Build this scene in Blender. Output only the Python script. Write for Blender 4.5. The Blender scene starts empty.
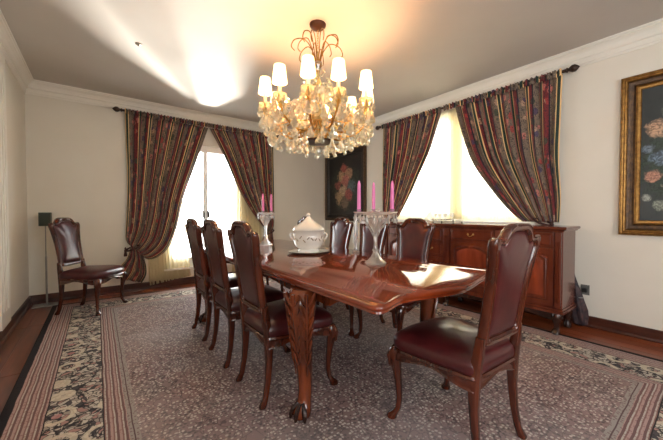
import bpy, bmesh, math, random
from mathutils import Vector, Matrix
random.seed(7)
PI = math.pi
col = bpy.context.scene.collection
sc = bpy.context.scene

# ------------------------------------------------------------------ camera, world, lights, exposure
CAM_H = 1.123
cd = bpy.data.cameras.new('camera'); cam = bpy.data.objects.new('camera', cd); col.objects.link(cam)
cd.sensor_width = 36; cd.lens = 36 * 304.4 / 663; cd.clip_start = .02
cam.location = (0, 0, CAM_H)
cam.rotation_euler = (math.radians(90 - 1.248), math.radians(0.04), math.radians(-37.6))
sc.camera = cam
sc.view_settings.view_transform = 'Standard'; sc.view_settings.look = 'None'
sc.view_settings.gamma = 1; sc.view_settings.use_curve_mapping = False
sc.view_settings.exposure = 0.95
W = bpy.data.worlds.new('sky'); sc.world = W; W.use_nodes = True
W.node_tree.nodes['Background'].inputs[0].default_value = (0.93, 0.97, 1.0, 1)
W.node_tree.nodes['Background'].inputs[1].default_value = 6.0

XL, XR, YB, YF, H = -.678, 3.849, 5.241, -1.9, 2.75

def area(name, loc, rot, sx, sy, power, color=(1, 1, 1), portal=False):
    l = bpy.data.lights.new(name, 'AREA'); l.shape = 'RECTANGLE'; l.size = sx; l.size_y = sy
    l.energy = power; l.color = color
    if portal: l.cycles.is_portal = True
    o = bpy.data.objects.new(name, l); col.objects.link(o); o.location = loc; o.rotation_euler = rot
    return o
# sky portals: two windows in view, then two unseen windows added for fill light
area('sky_portal', (1.42, YB + .20, 1.25), (math.radians(-90), 0, 0), 1.2, 2.0, 1, portal=True)
area('sky_portal', (XR + .20, 2.33, 1.75), (0, math.radians(90), 0), 1.45, 2.0, 1, portal=True)
area('sky_portal', (1.6, YF - .20, 1.62), (math.radians(90), 0, 0), 1.4, 1.5, 1, portal=True)
area('sky_portal', (XL - .20, -.97, 1.62), (0, math.radians(-90), 0), 1.5, 1.5, 1, portal=True)
# low glare thrown up from the sunlit terrace outside the rear window onto the ceiling
g = area('terrace_glare', (2.75, YB + 2.9, -1.5), (0, 0, 0), 0.55, .45, 95, (1, .97, .9))
g.rotation_euler = (Vector((1.40, 5.15, 1.75)) - Vector(g.location)).to_track_quat('-Z', 'Y').to_euler()
g.data.spread = math.radians(70)

# ------------------------------------------------------------------ material helpers
def lin(c):
    return tuple(((x / 255) / 12.92 if x / 255 <= .04045 else ((x / 255 + .055) / 1.055) ** 2.4) for x in c) + (1,)

class NT:
    def __init__(s, name):
        s.m = bpy.data.materials.new(name); s.m.use_nodes = True; s.t = s.m.node_tree
        s.b = s.t.nodes['Principled BSDF']; s.out = s.t.nodes['Material Output']
    def n(s, typ, **kw):
        nd = s.t.nodes.new(typ)
        for k, v in kw.items():
            if k.startswith('i_'):
                nd.inputs[k[2:].replace('_', ' ')].default_value = v
            else: setattr(nd, k, v)
        return nd
    def l(s, a, b): s.t.links.new(a, b)
    def math(s, op, a, b=None, c=None):
        nd = s.t.nodes.new('ShaderNodeMath'); nd.operation = op
        for i, v in enumerate((a, b, c)):
            if v is None: continue
            if isinstance(v, (int, float)): nd.inputs[i].default_value = v
            else: s.l(v, nd.inputs[i])
        return nd.outputs[0]
    def mix(s, f, a, b, blend='MIX'):
        nd = s.t.nodes.new('ShaderNodeMix'); nd.data_type = 'RGBA'; nd.blend_type = blend
        for i, v in ((0, f), (6, a), (7, b)):
            if isinstance(v, (int, float, tuple)): nd.inputs[i].default_value = v
            else: s.l(v, nd.inputs[i])
        return nd.outputs[2]
    def ramp(s, f, stops, interp='LINEAR'):
        nd = s.t.nodes.new('ShaderNodeValToRGB'); cr = nd.color_ramp; cr.interpolation = interp
        while len(cr.elements) < len(stops): cr.elements.new(.5)
        for e, (p, c) in zip(cr.elements, stops): e.position = p; e.color = c
        s.l(f, nd.inputs[0]); return nd.outputs[0]
    def coord(s, kind='Object', scale=(1, 1, 1)):
        tc = s.n('ShaderNodeTexCoord'); mp = s.n('ShaderNodeMapping'); mp.inputs['Scale'].default_value = scale
        s.l(tc.outputs[kind], mp.inputs[0]); return mp.outputs[0]
    def noise(s, v, scale, detail=3, out=0, dist=0):
        nd = s.n('ShaderNodeTexNoise'); nd.inputs['Scale'].default_value = scale; nd.inputs['Detail'].default_value = detail
        nd.inputs['Distortion'].default_value = dist
        s.l(v, nd.inputs['Vector']); return nd.outputs[out]
    def voro(s, v, scale, feature='F1', out='Distance', rnd=1):
        nd = s.n('ShaderNodeTexVoronoi'); nd.feature = feature; nd.inputs['Scale'].default_value = scale
        nd.inputs['Randomness'].default_value = rnd
        s.l(v, nd.inputs['Vector']); return nd.outputs[out]
    def bump(s, h, strength=.2, dist=.01):
        b = s.n('ShaderNodeBump'); b.inputs['Strength'].default_value = strength; b.inputs['Distance'].default_value = dist
        s.l(h, b.inputs['Height']); s.l(b.outputs[0], s.b.inputs['Normal'])
    def base(s, c):
        if isinstance(c, tuple): s.b.inputs['Base Color'].default_value = c
        else: s.l(c, s.b.inputs['Base Color'])

def mk(name, c1, c2=None, rough=.5, metal=0, scale=8, stretch=(1, 1, 1), bump=0, coat=0, spec=.5, detail=3, bscale=None):
    t = NT(name); v = t.coord('Object', stretch)
    n = t.noise(v, scale, detail)
    t.base(t.ramp(n, [(.3, lin(c1)), (.7, lin(c2 or c1))]))
    t.b.inputs['Roughness'].default_value = rough; t.b.inputs['Metallic'].default_value = metal
    t.b.inputs['Coat Weight'].default_value = coat; t.b.inputs['Coat Roughness'].default_value = .08
    t.b.inputs['Specular IOR Level'].default_value = spec
    if bump: t.bump(t.noise(v, bscale or scale * 6, 3), bump)
    return t.m

def glassy(name, color, glass=.6, glow=.2, rough=.04, clear=.0):
    t = NT(name); t.t.nodes.remove(t.b)
    v = t.coord(); c = t.ramp(t.noise(v, 30), [(.35, lin(color)), (.65, lin(tuple(min(255, x + 12) for x in color)))])
    gl = t.n('ShaderNodeBsdfGlass'); gl.inputs['Roughness'].default_value = rough; gl.inputs['IOR'].default_value = 1.5; t.l(c, gl.inputs[0])
    tr = t.n('ShaderNodeBsdfTranslucent'); t.l(c, tr.inputs[0])
    gs = t.n('ShaderNodeBsdfGlossy'); gs.inputs['Roughness'].default_value = .1
    tp = t.n('ShaderNodeBsdfTransparent')
    m1 = t.n('ShaderNodeMixShader'); m1.inputs[0].default_value = glow / (glass + glow); t.l(gl.outputs[0], m1.inputs[1]); t.l(tr.outputs[0], m1.inputs[2])
    m2 = t.n('ShaderNodeMixShader'); m2.inputs[0].default_value = 1 - glass - glow; t.l(m1.outputs[0], m2.inputs[1]); t.l(gs.outputs[0], m2.inputs[2])
    m3 = t.n('ShaderNodeMixShader'); m3.inputs[0].default_value = clear; t.l(m2.outputs[0], m3.inputs[1]); t.l(tp.outputs[0], m3.inputs[2])
    t.l(m3.outputs[0], t.out.inputs[0]); return t.m

def emit(name, color, strength):
    t = NT(name); t.base(lin(color)); v = t.coord()
    t.l(t.ramp(t.noise(v, 12), [(.3, lin(color)), (.7, lin(tuple(min(255, x + 4) for x in color)))]), t.b.inputs['Emission Color'])
    t.b.inputs['Emission Strength'].default_value = strength; t.b.inputs['Roughness'].default_value = .8
    return t.m

M = {}
M['wall'] = mk('cream_paint', (225, 218, 204), (229, 222, 209), .8, scale=3, bump=.05, bscale=180)
M['ceil'] = mk('ceiling_paint', (196, 188, 178), (201, 193, 183), .75, scale=2, bump=.04, bscale=150)
M['crown'] = mk('white_gloss_paint', (232, 226, 214), (236, 231, 220), .4, scale=4)
M['wood_table'] = mk('polished_mahogany', (104, 38, 15), (140, 58, 24), .07, scale=1.2, stretch=(7, .8, 6), coat=.5, detail=3)
M['wood_leg'] = mk('carved_mahogany', (66, 27, 13), (122, 56, 26), .2, scale=9, stretch=(2, 2, .5), coat=.5, detail=5)
M['wood_chair'] = mk('chair_walnut', (48, 19, 10), (90, 38, 20), .22, scale=8, stretch=(2, 2, .5), coat=.5, detail=5)
M['wood_side'] = mk('sideboard_mahogany', (80, 32, 18), (116, 52, 30), .25, scale=5, stretch=(1.5, 1.5, .4), coat=.4, detail=6)
M['wood_side_panel'] = mk('sideboard_panel_veneer', (104, 40, 22), (150, 66, 38), .2, scale=6, stretch=(1, 2, .4), coat=.5, detail=6)
M['wood_dark'] = mk('dark_walnut', (38, 18, 12), (60, 30, 20), .25, scale=9, coat=.3)
M['gilt'] = mk('antique_gilt', (118, 82, 38), (166, 122, 62), .35, .7, scale=25, bump=.2)
M['gilt_dark'] = mk('worn_gilt', (56, 38, 24), (92, 64, 36), .4, .5, scale=30, bump=.2)
M['blackframe'] = mk('ebony_frame', (24, 18, 16), (40, 30, 24), .35, scale=20, bump=.1)
M['leather'] = mk('oxblood_leather', (56, 15, 18), (80, 26, 27), .3, scale=9, bump=.12, bscale=160, coat=.25)
M['brass'] = mk('aged_brass', (150, 116, 60), (190, 150, 84), .3, .9, scale=20)
M['bronze'] = mk('dark_bronze', (58, 34, 22), (84, 50, 32), .35, .7, scale=20)
M['rod'] = mk('dark_curtain_rod', (44, 28, 20), (66, 44, 30), .35, .2, scale=20)
M['silver'] = mk('silver_plate', (190, 190, 186), (214, 214, 210), .15, .95, scale=14)
M['porcelain'] = mk('cream_porcelain', (236, 232, 222), (242, 239, 232), .18, scale=6, coat=.5)
M['pink'] = mk('pink_wax', (224, 116, 176), (234, 134, 190), .4, scale=10)
M['wick'] = mk('wick_cotton', (60, 52, 46), (80, 70, 60), .9)
M['crystal'] = glassy('lit_crystal', (255, 250, 234), .5, .28)
M['crystal_clear'] = glassy('clear_crystal', (254, 254, 252), .5, .30, clear=.12)
M['glass_amber'] = glassy('warm_crystal', (255, 232, 180), .5, .28)
M['shade'] = emit('lit_silk_shade', (255, 214, 150), 2.6)
M['sleeve'] = mk('ivory_candle_sleeve', (240, 226, 190), (246, 234, 204), .5)
M['frame_white'] = mk('white_window_paint', (238, 236, 230), (242, 240, 235), .4)
M['handle'] = mk('window_handle_metal', (60, 56, 52), (80, 76, 70), .35, .8)
M['basebd'] = mk('dark_baseboard_wood', (58, 28, 20), (84, 42, 28), .3, scale=6, stretch=(1, 1, 4), coat=.3)
M['speaker'] = mk('grey_green_speaker', (78, 84, 74), (96, 100, 88), .6, scale=40, bump=.2)
M['grille'] = mk('speaker_grille_cloth', (56, 62, 54), (70, 76, 66), .9, scale=150, bump=.3)
M['steel'] = mk('grey_steel', (140, 140, 136), (165, 165, 160), .35, .6)
M['outlet'] = mk('outlet_plastic', (96, 94, 88), (112, 110, 104), .5)
M['navy'] = mk('navy_patterned_cloth', (22, 24, 34), (84, 60, 60), .6, scale=30, bump=.3)
M['cable'] = mk('black_cable', (20, 20, 20), (30, 30, 30), .5)
M['terrace'] = mk('pale_terrace', (200, 196, 188), (214, 210, 202), .8)
M['dim'] = mk('sprinkler_metal', (150, 140, 124), (165, 155, 140), .4, .5)

def plank_mat():
    t = NT('hardwood_plank'); oi = t.n('ShaderNodeObjectInfo'); v = t.coord('Object', (8, .8, 1))
    add = t.n('ShaderNodeVectorMath'); add.operation = 'ADD'; t.l(v, add.inputs[0]); t.l(oi.outputs['Random'], add.inputs[1])
    n = t.noise(add.outputs[0], 3, 6)
    f = t.math('ADD', t.math('MULTIPLY', n, .7), t.math('MULTIPLY', oi.outputs['Random'], .4))
    t.base(t.ramp(f, [(.2, lin((74, 30, 14))), (.55, lin((122, 56, 26))), (.9, lin((156, 78, 38)))]))
    t.b.inputs['Roughness'].default_value = .28; t.b.inputs['Coat Weight'].default_value = .1; t.bump(n, .08)
    return t.m
M['plank'] = plank_mat()

def sheer_mat():
    t = NT('sheer_voile'); t.t.nodes.remove(t.b)
    v = t.coord('Object', (1, 1, 1)); c = t.ramp(t.noise(v, 90), [(.3, lin((240, 228, 196))), (.7, lin((248, 240, 214)))])
    tr = t.n('ShaderNodeBsdfTranslucent'); t.l(c, tr.inputs[0]); df = t.n('ShaderNodeBsdfDiffuse'); t.l(c, df.inputs[0])
    tp = t.n('ShaderNodeBsdfTransparent')
    m1 = t.n('ShaderNodeMixShader'); m1.inputs[0].default_value = .35; t.l(tr.outputs[0], m1.inputs[1]); t.l(df.outputs[0], m1.inputs[2])
    m2 = t.n('ShaderNodeMixShader'); m2.inputs[0].default_value = .35; t.l(m1.outputs[0], m2.inputs[1]); t.l(tp.outputs[0], m2.inputs[2])
    t.l(m2.outputs[0], t.out.inputs[0]); return t.m
M['sheer'] = sheer_mat()
def pane_mat():
    t = NT('window_pane_glass'); t.t.nodes.remove(t.b); v = t.coord()
    gs = t.n('ShaderNodeBsdfGlossy'); gs.inputs['Roughness'].default_value = .02; t.l(t.ramp(t.noise(v, 1), [(.3, (.9, .9, .9, 1)), (.7, (1, 1, 1, 1))]), gs.inputs[0])
    tp = t.n('ShaderNodeBsdfTransparent'); m = t.n('ShaderNodeMixShader'); m.inputs[0].default_value = .06
    t.l(tp.outputs[0], m.inputs[1]); t.l(gs.outputs[0], m.inputs[2]); t.l(m.outputs[0], t.out.inputs[0]); return t.m
M['pane'] = pane_mat()

def drape_mat(name, bright=1.0):
    t = NT(name)
    tc = t.n('ShaderNodeTexCoord'); sp = t.n('ShaderNodeSeparateXYZ'); t.l(tc.outputs['UV'], sp.inputs[0])
    u, w = sp.outputs[0], sp.outputs[1]          # u in metres across the cloth, w in metres down it
    f = t.math('FRACT', t.math('MULTIPLY', u, 1 / .56))
    def C(*c): return lin(tuple(min(255, x * 1.12) for x in c))
    gold, green, taupe, burg, navy, rose = C(212, 176, 122), C(24, 44, 34), C(108, 92, 78), C(106, 28, 32), C(20, 19, 34), C(128, 66, 60)
    st = t.ramp(f, [(0, gold), (.035, green), (.115, gold), (.14, taupe), (.36, navy), (.40, burg), (.56, gold), (.585, green),
                    (.66, rose), (.68, taupe), (.86, navy), (.90, burg)], 'CONSTANT')
    mask = t.ramp(f, [(0, (0, 0, 0, 1)), (.14, (1, 1, 1, 1)), (.36, (0, 0, 0, 1)), (.40, (1, 1, 1, 1)), (.56, (0, 0, 0, 1)), (.68, (1, 1, 1, 1)),
                      (.86, (0, 0, 0, 1)), (.90, (1, 1, 1, 1))], 'CONSTANT')
    cmb = t.n('ShaderNodeCombineXYZ'); t.l(u, cmb.inputs[0]); t.l(w, cmb.inputs[1])
    vd = t.voro(cmb.outputs[0], 9.5); vc = t.voro(cmb.outputs[0], 9.5, out='Color')
    n2 = t.noise(cmb.outputs[0], 26, 3, dist=1.2)
    sx = t.n('ShaderNodeSeparateColor'); t.l(vc, sx.inputs[0])
    flower = t.ramp(sx.outputs[0], [(0, C(150, 52, 50)), (.3, C(58, 46, 78)), (.45, C(168, 134, 110)), (.65, C(44, 58, 44)), (.8, C(176, 104, 94))], 'CONSTANT')
    fm = t.math('MULTIPLY', t.math('LESS_THAN', t.math('ADD', vd, t.math('MULTIPLY', n2, .5)), .62), mask)
    c1 = t.mix(t.math('MULTIPLY', fm, .85), st, flower)
    leaf = t.math('MULTIPLY', t.math('GREATER_THAN', t.noise(cmb.outputs[0], 34, 2, dist=2), .56), mask)
    c2 = t.mix(t.math('MULTIPLY', leaf, .75), c1, C(24, 20, 24))
    t.base(c2); t.b.inputs['Roughness'].default_value = .75; t.b.inputs['Sheen Weight'].default_value = .2
    t.bump(t.noise(cmb.outputs[0], 260, 2), .15)
    return t.m
M['drape'] = drape_mat('striped_floral_damask')
M['drape_cord'] = mk('tieback_cloth', (40, 24, 24), (84, 44, 36), .7, scale=40, bump=.3)

RX0, RX1, RY0, RY1 = -.44, 3.37, -.24, 4.95
def rug_mat():
    t = NT('persian_rug_wool')
    tc = t.n('ShaderNodeTexCoord'); v = tc.outputs['Object']
    sp = t.n('ShaderNodeSeparateXYZ'); t.l(v, sp.inputs[0]); x, y = sp.outputs[0], sp.outputs[1]
    wob = t.math('MULTIPLY', t.math('SUBTRACT', t.noise(v, 6, 2), .5), .012)
    dx0 = t.math('SUBTRACT', x, RX0); dx1 = t.math('SUBTRACT', RX1, x); dy0 = t.math('SUBTRACT', y, RY0); dy1 = t.math('SUBTRACT', RY1, y)
    d = t.math('ADD', t.math('MINIMUM', t.math('MINIMUM', dx0, dx1), t.math('MINIMUM', dy0, dy1)), wob)
    stripe = t.math('FRACT', t.math('MULTIPLY', d, 1 / .036))
    dots = t.voro(v, 55)
    pinkbase = t.ramp(stripe, [(0, lin((110, 84, 82))), (.3, lin((169, 141, 136))), (.62, lin((130, 100, 96))), (.8, lin((179, 170, 161)))], 'CONSTANT')
    pinkc = t.mix(t.math('MULTIPLY', t.math('LESS_THAN', dots, .34), .45), pinkbase, lin((114, 70, 69)))
    # dark floral band
    nd = t.noise(v, 9, 2, out=1)
    vv = t.n('ShaderNodeVectorMath'); vv.operation = 'ADD'; t.l(v, vv.inputs[0])
    sc_ = t.n('ShaderNodeVectorMath'); sc_.operation = 'SCALE'; t.l(nd, sc_.inputs[0]); sc_.inputs['Scale'].default_value = .12; t.l(sc_.outputs[0], vv.inputs[1])
    e1 = t.voro(vv.outputs[0], 9, 'DISTANCE_TO_EDGE'); e2 = t.voro(vv.outputs[0], 36, 'DISTANCE_TO_EDGE'); vc = t.voro(vv.outputs[0], 36, out='Color')
    sx = t.n('ShaderNodeSeparateColor'); t.l(vc, sx.inputs[0])
    fl = t.ramp(sx.outputs[0], [(0, lin((66, 62, 66))), (.12, lin((182, 174, 162))), (.36, lin((150, 140, 132))), (.56, lin((160, 126, 120))), (.68, lin((74, 68, 72))), (.76, lin((188, 180, 168)))], 'CONSTANT')
    fl = t.mix(t.math('MULTIPLY', t.math('LESS_THAN', e2, .07), .85), fl, lin((43, 40, 43)))
    fl = t.mix(t.math('MULTIPLY', t.math('LESS_THAN', e1, .035), .85), fl, lin((34, 32, 37)))
    rose = t.voro(v, 4.2, rnd=.35)
    fl = t.mix(t.math('MULTIPLY', t.math('LESS_THAN', t.math('ABSOLUTE', t.math('SUBTRACT', rose, .30)), .05), .7), fl, lin((208, 198, 176)))
    fl = t.mix(t.math('MULTIPLY', t.math('LESS_THAN', rose, .1), .8), fl, lin((171, 118, 118)))
    # field
    vf = t.n('ShaderNodeVectorMath'); vf.operation = 'ADD'; sf = t.n('ShaderNodeVectorMath'); sf.operation = 'SCALE'; t.l(nd, sf.inputs[0]); sf.inputs['Scale'].default_value = .03; t.l(v, vf.inputs[0]); t.l(sf.outputs[0], vf.inputs[1])
    v1 = t.voro(vf.outputs[0], 52, rnd=.6); v1c = t.voro(vf.outputs[0], 52, out='Color', rnd=.6); s2 = t.n('ShaderNodeSeparateColor'); t.l(v1c, s2.inputs[0])
    ground = t.ramp(t.noise(v, 1.3, 3), [(.3, lin((106, 87, 83))), (.5, lin((135, 109, 106))), (.7, lin((122, 112, 109)))])
    spot = t.ramp(s2.outputs[1], [(0, lin((212, 201, 187))), (.4, lin((153, 125, 121))), (.55, lin((190, 180, 169))), (.75, lin((61, 51, 52)))], 'CONSTANT')
    fd = t.mix(t.math('MULTIPLY', t.math('LESS_THAN', v1, .38), .7), ground, spot)
    fd = t.mix(t.math('MULTIPLY', t.math('LESS_THAN', t.voro(vv.outputs[0], 16, 'DISTANCE_TO_EDGE'), .04), .6), fd, lin((57, 45, 48)))
    grey_patch = t.math('MULTIPLY', t.ramp(t.noise(v, .9, 4), [(.42, (0, 0, 0, 1)), (.68, (1, 1, 1, 1))]), .45)  # pale grey patches spread over the field by noise
    fd = t.mix(grey_patch, fd, lin((181, 175, 175)))
    def sel(th, a, b): return t.mix(t.math('GREATER_THAN', d, th), a, b)
    c = sel(.045, lin((29, 24, 26)), pinkc)
    c = sel(.20, c, lin((39, 34, 37))); c = sel(.206, c, fl); c = sel(.45, c, lin((39, 34, 37))); c = sel(.456, c, pinkc)
    gd = t.mix(t.math('MULTIPLY', t.math('LESS_THAN', t.voro(v, 62), .36), .7), lin((150, 142, 136)), lin((112, 84, 82)))
    c = sel(.555, c, gd); c = sel(.572, c, lin((92, 72, 72))); c = sel(.578, c, gd); c = sel(.60, c, fd)
    t.base(c); t.b.inputs['Roughness'].default_value = .8; t.b.inputs['Specular IOR Level'].default_value = .25
    t.bump(t.noise(v, 220, 2), .4, .004)
    return t.m
M['rug'] = rug_mat()

def flower_mat(name, blobs, bg):
    """oil still life: dark ground with painted blossoms (y, z, radius, colour) in the canvas's own coordinates"""
    t = NT(name); tc = t.n('ShaderNodeTexCoord'); v = tc.outputs['Object']
    sp = t.n('ShaderNodeSeparateXYZ'); t.l(v, sp.inputs[0]); y, z = sp.outputs[1], sp.outputs[2]
    n1 = t.math('MULTIPLY', t.math('SUBTRACT', t.noise(v, 14, 4, dist=.8), .5), 1.6)
    petals = t.ramp(t.noise(v, 32, 4, dist=1.8), [(.4, (0, 0, 0, 1)), (.62, (.8, .8, .8, 1))])
    c = t.ramp(t.noise(v, 2.5, 4), [(.3, lin(bg[0])), (.7, lin(bg[1]))])
    for by, bz, r, colr in blobs:
        a = t.math('SUBTRACT', y, by); b = t.math('SUBTRACT', z, bz)
        d = t.math('ADD', t.math('DIVIDE', t.math('SQRT', t.math('ADD', t.math('MULTIPLY', a, a), t.math('MULTIPLY', b, b))), r), n1)
        m = t.math('MINIMUM', t.math('MAXIMUM', t.math('MULTIPLY', t.math('SUBTRACT', 1.1, d), 2.2), 0.0), .9)
        fc = t.mix(petals, lin(colr), lin(tuple(int(x * .42) for x in colr)))
        c = t.mix(m, c, fc)
    t.base(c); t.b.inputs['Roughness'].default_value = .4; t.bump(petals, .08)
    return t.m

# ------------------------------------------------------------------ geometry helpers
def link(name, bm, mat, parent=None, smooth=True, auto=40):
    me = bpy.data.meshes.new(name)
    bmesh.ops.recalc_face_normals(bm, faces=bm.faces[:])
    bm.to_mesh(me); bm.free()
    me.materials.append(M[mat] if isinstance(mat, str) else mat)
    if smooth:
        for p in me.polygons: p.use_smooth = True
        try: me.set_sharp_from_angle(angle=math.radians(auto))
        except Exception: pass
    o = bpy.data.objects.new(name, me); col.objects.link(o)
    if parent: o.parent = parent
    return o
def thing(name, label, cat, loc=(0, 0, 0), rz=0, group=None):
    o = bpy.data.objects.new(name, None); col.objects.link(o); o.empty_display_size = .1
    o.location = loc; o.rotation_euler = (0, 0, rz); o['label'] = label; o['category'] = cat
    if group: o['group'] = group
    return o
def tag(o, label, cat, group=None):
    o['label'] = label; o['category'] = cat
    if group: o['group'] = group
    return o
def struct(o): o['kind'] = 'structure'; return o

def bm_box(bm, x0, x1, y0, y1, z0, z1, bev=0):
    r = bmesh.ops.create_cube(bm, size=1, matrix=Matrix.Translation(((x0 + x1) / 2, (y0 + y1) / 2, (z0 + z1) / 2)) @ Matrix.Diagonal((x1 - x0, y1 - y0, z1 - z0, 1)))
    if bev:
        es = list({e for v in r['verts'] for e in v.link_edges})
        bmesh.ops.bevel(bm, geom=es, offset=bev, segments=2, affect='EDGES', profile=.6)
def box(x0, x1, y0, y1, z0, z1, bev=0):
    bm = bmesh.new(); bm_box(bm, x0, x1, y0, y1, z0, z1, bev); return bm
def loops(bm, rings, cap0=True, cap1=True, cyc=False, closed=True):
    vs = [[bm.verts.new(p) for p in r] for r in rings]
    n = len(rings[0]); k = len(rings)
    for i in range(k if cyc else k - 1):
        a, b = vs[i], vs[(i + 1) % k]
        for j in range(n if closed else n - 1):
            try: bm.faces.new((a[j], a[(j + 1) % n], b[(j + 1) % n], b[j]))
            except ValueError: pass
    if not cyc and closed:
        if cap0: bm.faces.new(vs[0])
        if cap1: bm.faces.new(vs[-1][::-1])
    return vs
def lathe(bm, prof, segs=20, c=(0, 0, 0), sx=1, sy=1, rot=0):
    rings = [[(c[0] + sx * max(r, 1e-4) * math.cos(rot + 2 * PI * j / segs), c[1] + sy * max(r, 1e-4) * math.sin(rot + 2 * PI * j / segs), c[2] + z) for j in range(segs)] for r, z in prof]
    loops(bm, rings)
def stack(bm, secs, segs=10, pw=1.0):
    """secs: (cx, cy, z, rx, ry): superelliptical sections stacked in z"""
    def q(c): return math.copysign(abs(c) ** pw, c)
    rings = [[(cx + rx * q(math.cos(2 * PI * j / segs)), cy + ry * q(math.sin(2 * PI * j / segs)), z) for j in range(segs)] for cx, cy, z, rx, ry in secs]
    loops(bm, rings)
def tube(bm, pts, rad, segs=6, sq=1.0):
    pts = [Vector(p) for p in pts]; n = len(pts); rings = []
    up = Vector((0, 0, 1)); prev = None
    for i, p in enumerate(pts):
        t = (pts[min(i + 1, n - 1)] - pts[max(i - 1, 0)]).normalized()
        if prev is None: a = t.cross(up if abs(t.z) < .95 else Vector((1, 0, 0))).normalized()
        else: a = (prev - t * prev.dot(t)).normalized()
        prev = a; b = t.cross(a); r = rad[i] if isinstance(rad, (list, tuple)) else rad
        rings.append([tuple(p + (a * math.cos(2 * PI * j / segs) + b * math.sin(2 * PI * j / segs) * sq) * r) for j in range(segs)])
    loops(bm, rings)
def crom(pts, k=4, closed=False):
    P = [Vector(p) for p in pts]; n = len(P); out = []
    rng = range(n if closed else n - 1)
    for i in rng:
        if closed: a, b, c, d = P[i - 1], P[i], P[(i + 1) % n], P[(i + 2) % n]
        else: a, b, c, d = P[max(i - 1, 0)], P[i], P[i + 1], P[min(i + 2, n - 1)]
        for s in range(k):
            t = s / k
            out.append(.5 * ((2 * b) + (c - a) * t + (2 * a - 5 * b + 4 * c - d) * t * t + (3 * b - a - 3 * c + d) * t ** 3))
    if not closed: out.append(P[-1])
    return out
def inset(poly, d):
    n = len(poly); out = []
    A = sum(poly[i][0] * poly[(i + 1) % n][1] - poly[(i + 1) % n][0] * poly[i][1] for i in range(n))
    s = 1 if A > 0 else -1
    for i in range(n):
        p, q = poly[i - 1], poly[(i + 1) % n]; tx, ty = q[0] - p[0], q[1] - p[1]; L = math.hypot(tx, ty) or 1
        out.append((poly[i][0] - s * ty / L * d, poly[i][1] + s * tx / L * d))
    return out
def sph(bm, c, r, seg=8, ring=6, sz=1):
    bmesh.ops.create_uvsphere(bm, u_segments=seg, v_segments=ring, radius=r, matrix=Matrix.Translation(c) @ Matrix.Diagonal((1, 1, sz, 1)))
def copy_tree(o, parent=None):
    c = o.copy(); col.objects.link(c)
    if parent: c.parent = parent; c.matrix_parent_inverse = o.matrix_parent_inverse.copy()
    for ch in list(o.children): copy_tree(ch, c)
    return c
def relabel(o, label): o['label'] = label; return o

# ------------------------------------------------------------------ room shell
T = .16
struct(link('floor', box(XL - T, XR + T, YF - T, YB + T, -.12, -.012), 'wood_dark', smooth=False))
fl = bpy.data.objects['floor']
pw = .119; i = 0; x = XL
plank_meshes = {}
while x < XR - .01:
    w = min(pw, XR - x); y = YF + random.uniform(-1.2, 0); first = True
    while y < YB - .01:
        L = random.choice((1.2, 1.5, 1.8)); y0 = max(y, YF); y1 = min(y + L, YB)
        if y1 - y0 > .05:
            key = (round(w, 3), round(y1 - y0, 2))
            if key not in plank_meshes:
                o = link('plank', box(.0012, w - .0012, .0015, round(y1 - y0, 2) - .0015, -.012, 0, .0015), 'plank', fl, smooth=False); plank_meshes[key] = o.data
            else:
                o = bpy.data.objects.new('plank', plank_meshes[key]); col.objects.link(o); o.parent = fl
            o.location = (x, y0, 0)
        y += L
    x += pw
struct(link('ceiling', box(XL - T, XR + T, YF - T, YB + T, H, H + .12), 'ceil', smooth=False))

def wall_with_hole(name, axis, c0, c1, a0, a1, h0, h1, z0, z1):
    """wall slab between c0..c1 on its own axis, a0..a1 along; hole h0..h1, z0..z1 (mitred blocks joined)"""
    bm = bmesh.new()
    def b(p, q, r, s):
        if axis == 'y': bm_box(bm, p, q, c0, c1, r, s)
        else: bm_box(bm, c0, c1, p, q, r, s)
    if h0 is None: b(a0, a1, 0, H)
    else:
        b(a0, h0, 0, H); b(h1, a1, 0, H); b(h0, h1, 0, z0); b(h0, h1, z1, H)
    return struct(link(name, bm, 'wall', smooth=False))
W1 = (.84, 2.02, .27, 2.24)      # rear window x0,x1,z0,z1
W2 = (1.32, 3.34, 1.02, 2.50)    # right window y0,y1,z0,z1
W3 = (.9, 2.3, .9, 2.35)  # window added out of view behind the camera for fill light
wall_with_hole('wall_back', 'y', YB, YB + T, XL, XR, *W1)
wall_with_hole('wall_right', 'x', XR, XR + T, YF, YB, *W2)
wall_with_hole('wall_left', 'x', XL - T, XL, YF, YB, -1.7, -.25, .9, 2.35)
wall_with_hole('wall_front', 'y', YF - T, YF, XL, XR, *W3)

# crown moulding (ogee with steps), swept along each wall with mitres
crown_prof = [(0, -.165), (.012, -.165), (.012, -.150), (.018, -.142), (.018, -.100), (.028, -.097), (.034, -.090), (.036, -.074), (.048, -.050), (.066, -.034),
              (.078, -.028), (.078, -.018), (.092, -.014), (.092, 0), (0, 0)]
def crown(name, wall, prof, mat, z):
    bm = bmesh.new(); R = []
    for e in (0, 1):
        ring = []
        for d, h in prof:
            if wall == 'back': p = ((XL + d) if e == 0 else (XR - d), YB - d, z + h)
            if wall == 'front': p = ((XL + d) if e == 0 else (XR - d), YF + d, z + h)
            if wall == 'left': p = (XL + d, (YF + d) if e == 0 else (YB - d), z + h)
            if wall == 'right': p = (XR - d, (YF + d) if e == 0 else (YB - d), z + h)
            ring.append(p)
        R.append(ring)
    loops(bm, R)
    return struct(link(name, bm, mat, smooth=False))
for k, w in enumerate(('back', 'right', 'left', 'front')): crown('trim_%d' % (k + 1), w, crown_prof, 'crown', H)
base_prof = [(0, .108), (.006, .108), (.012, .100), (.012, .096), (.014, .03), (.022, .026), (.026, .014), (.026, 0), (0, 0)]
for w in ('back', 'right', 'left', 'front'): crown('baseboard_' + w, w, base_prof, 'basebd', 0)
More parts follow.
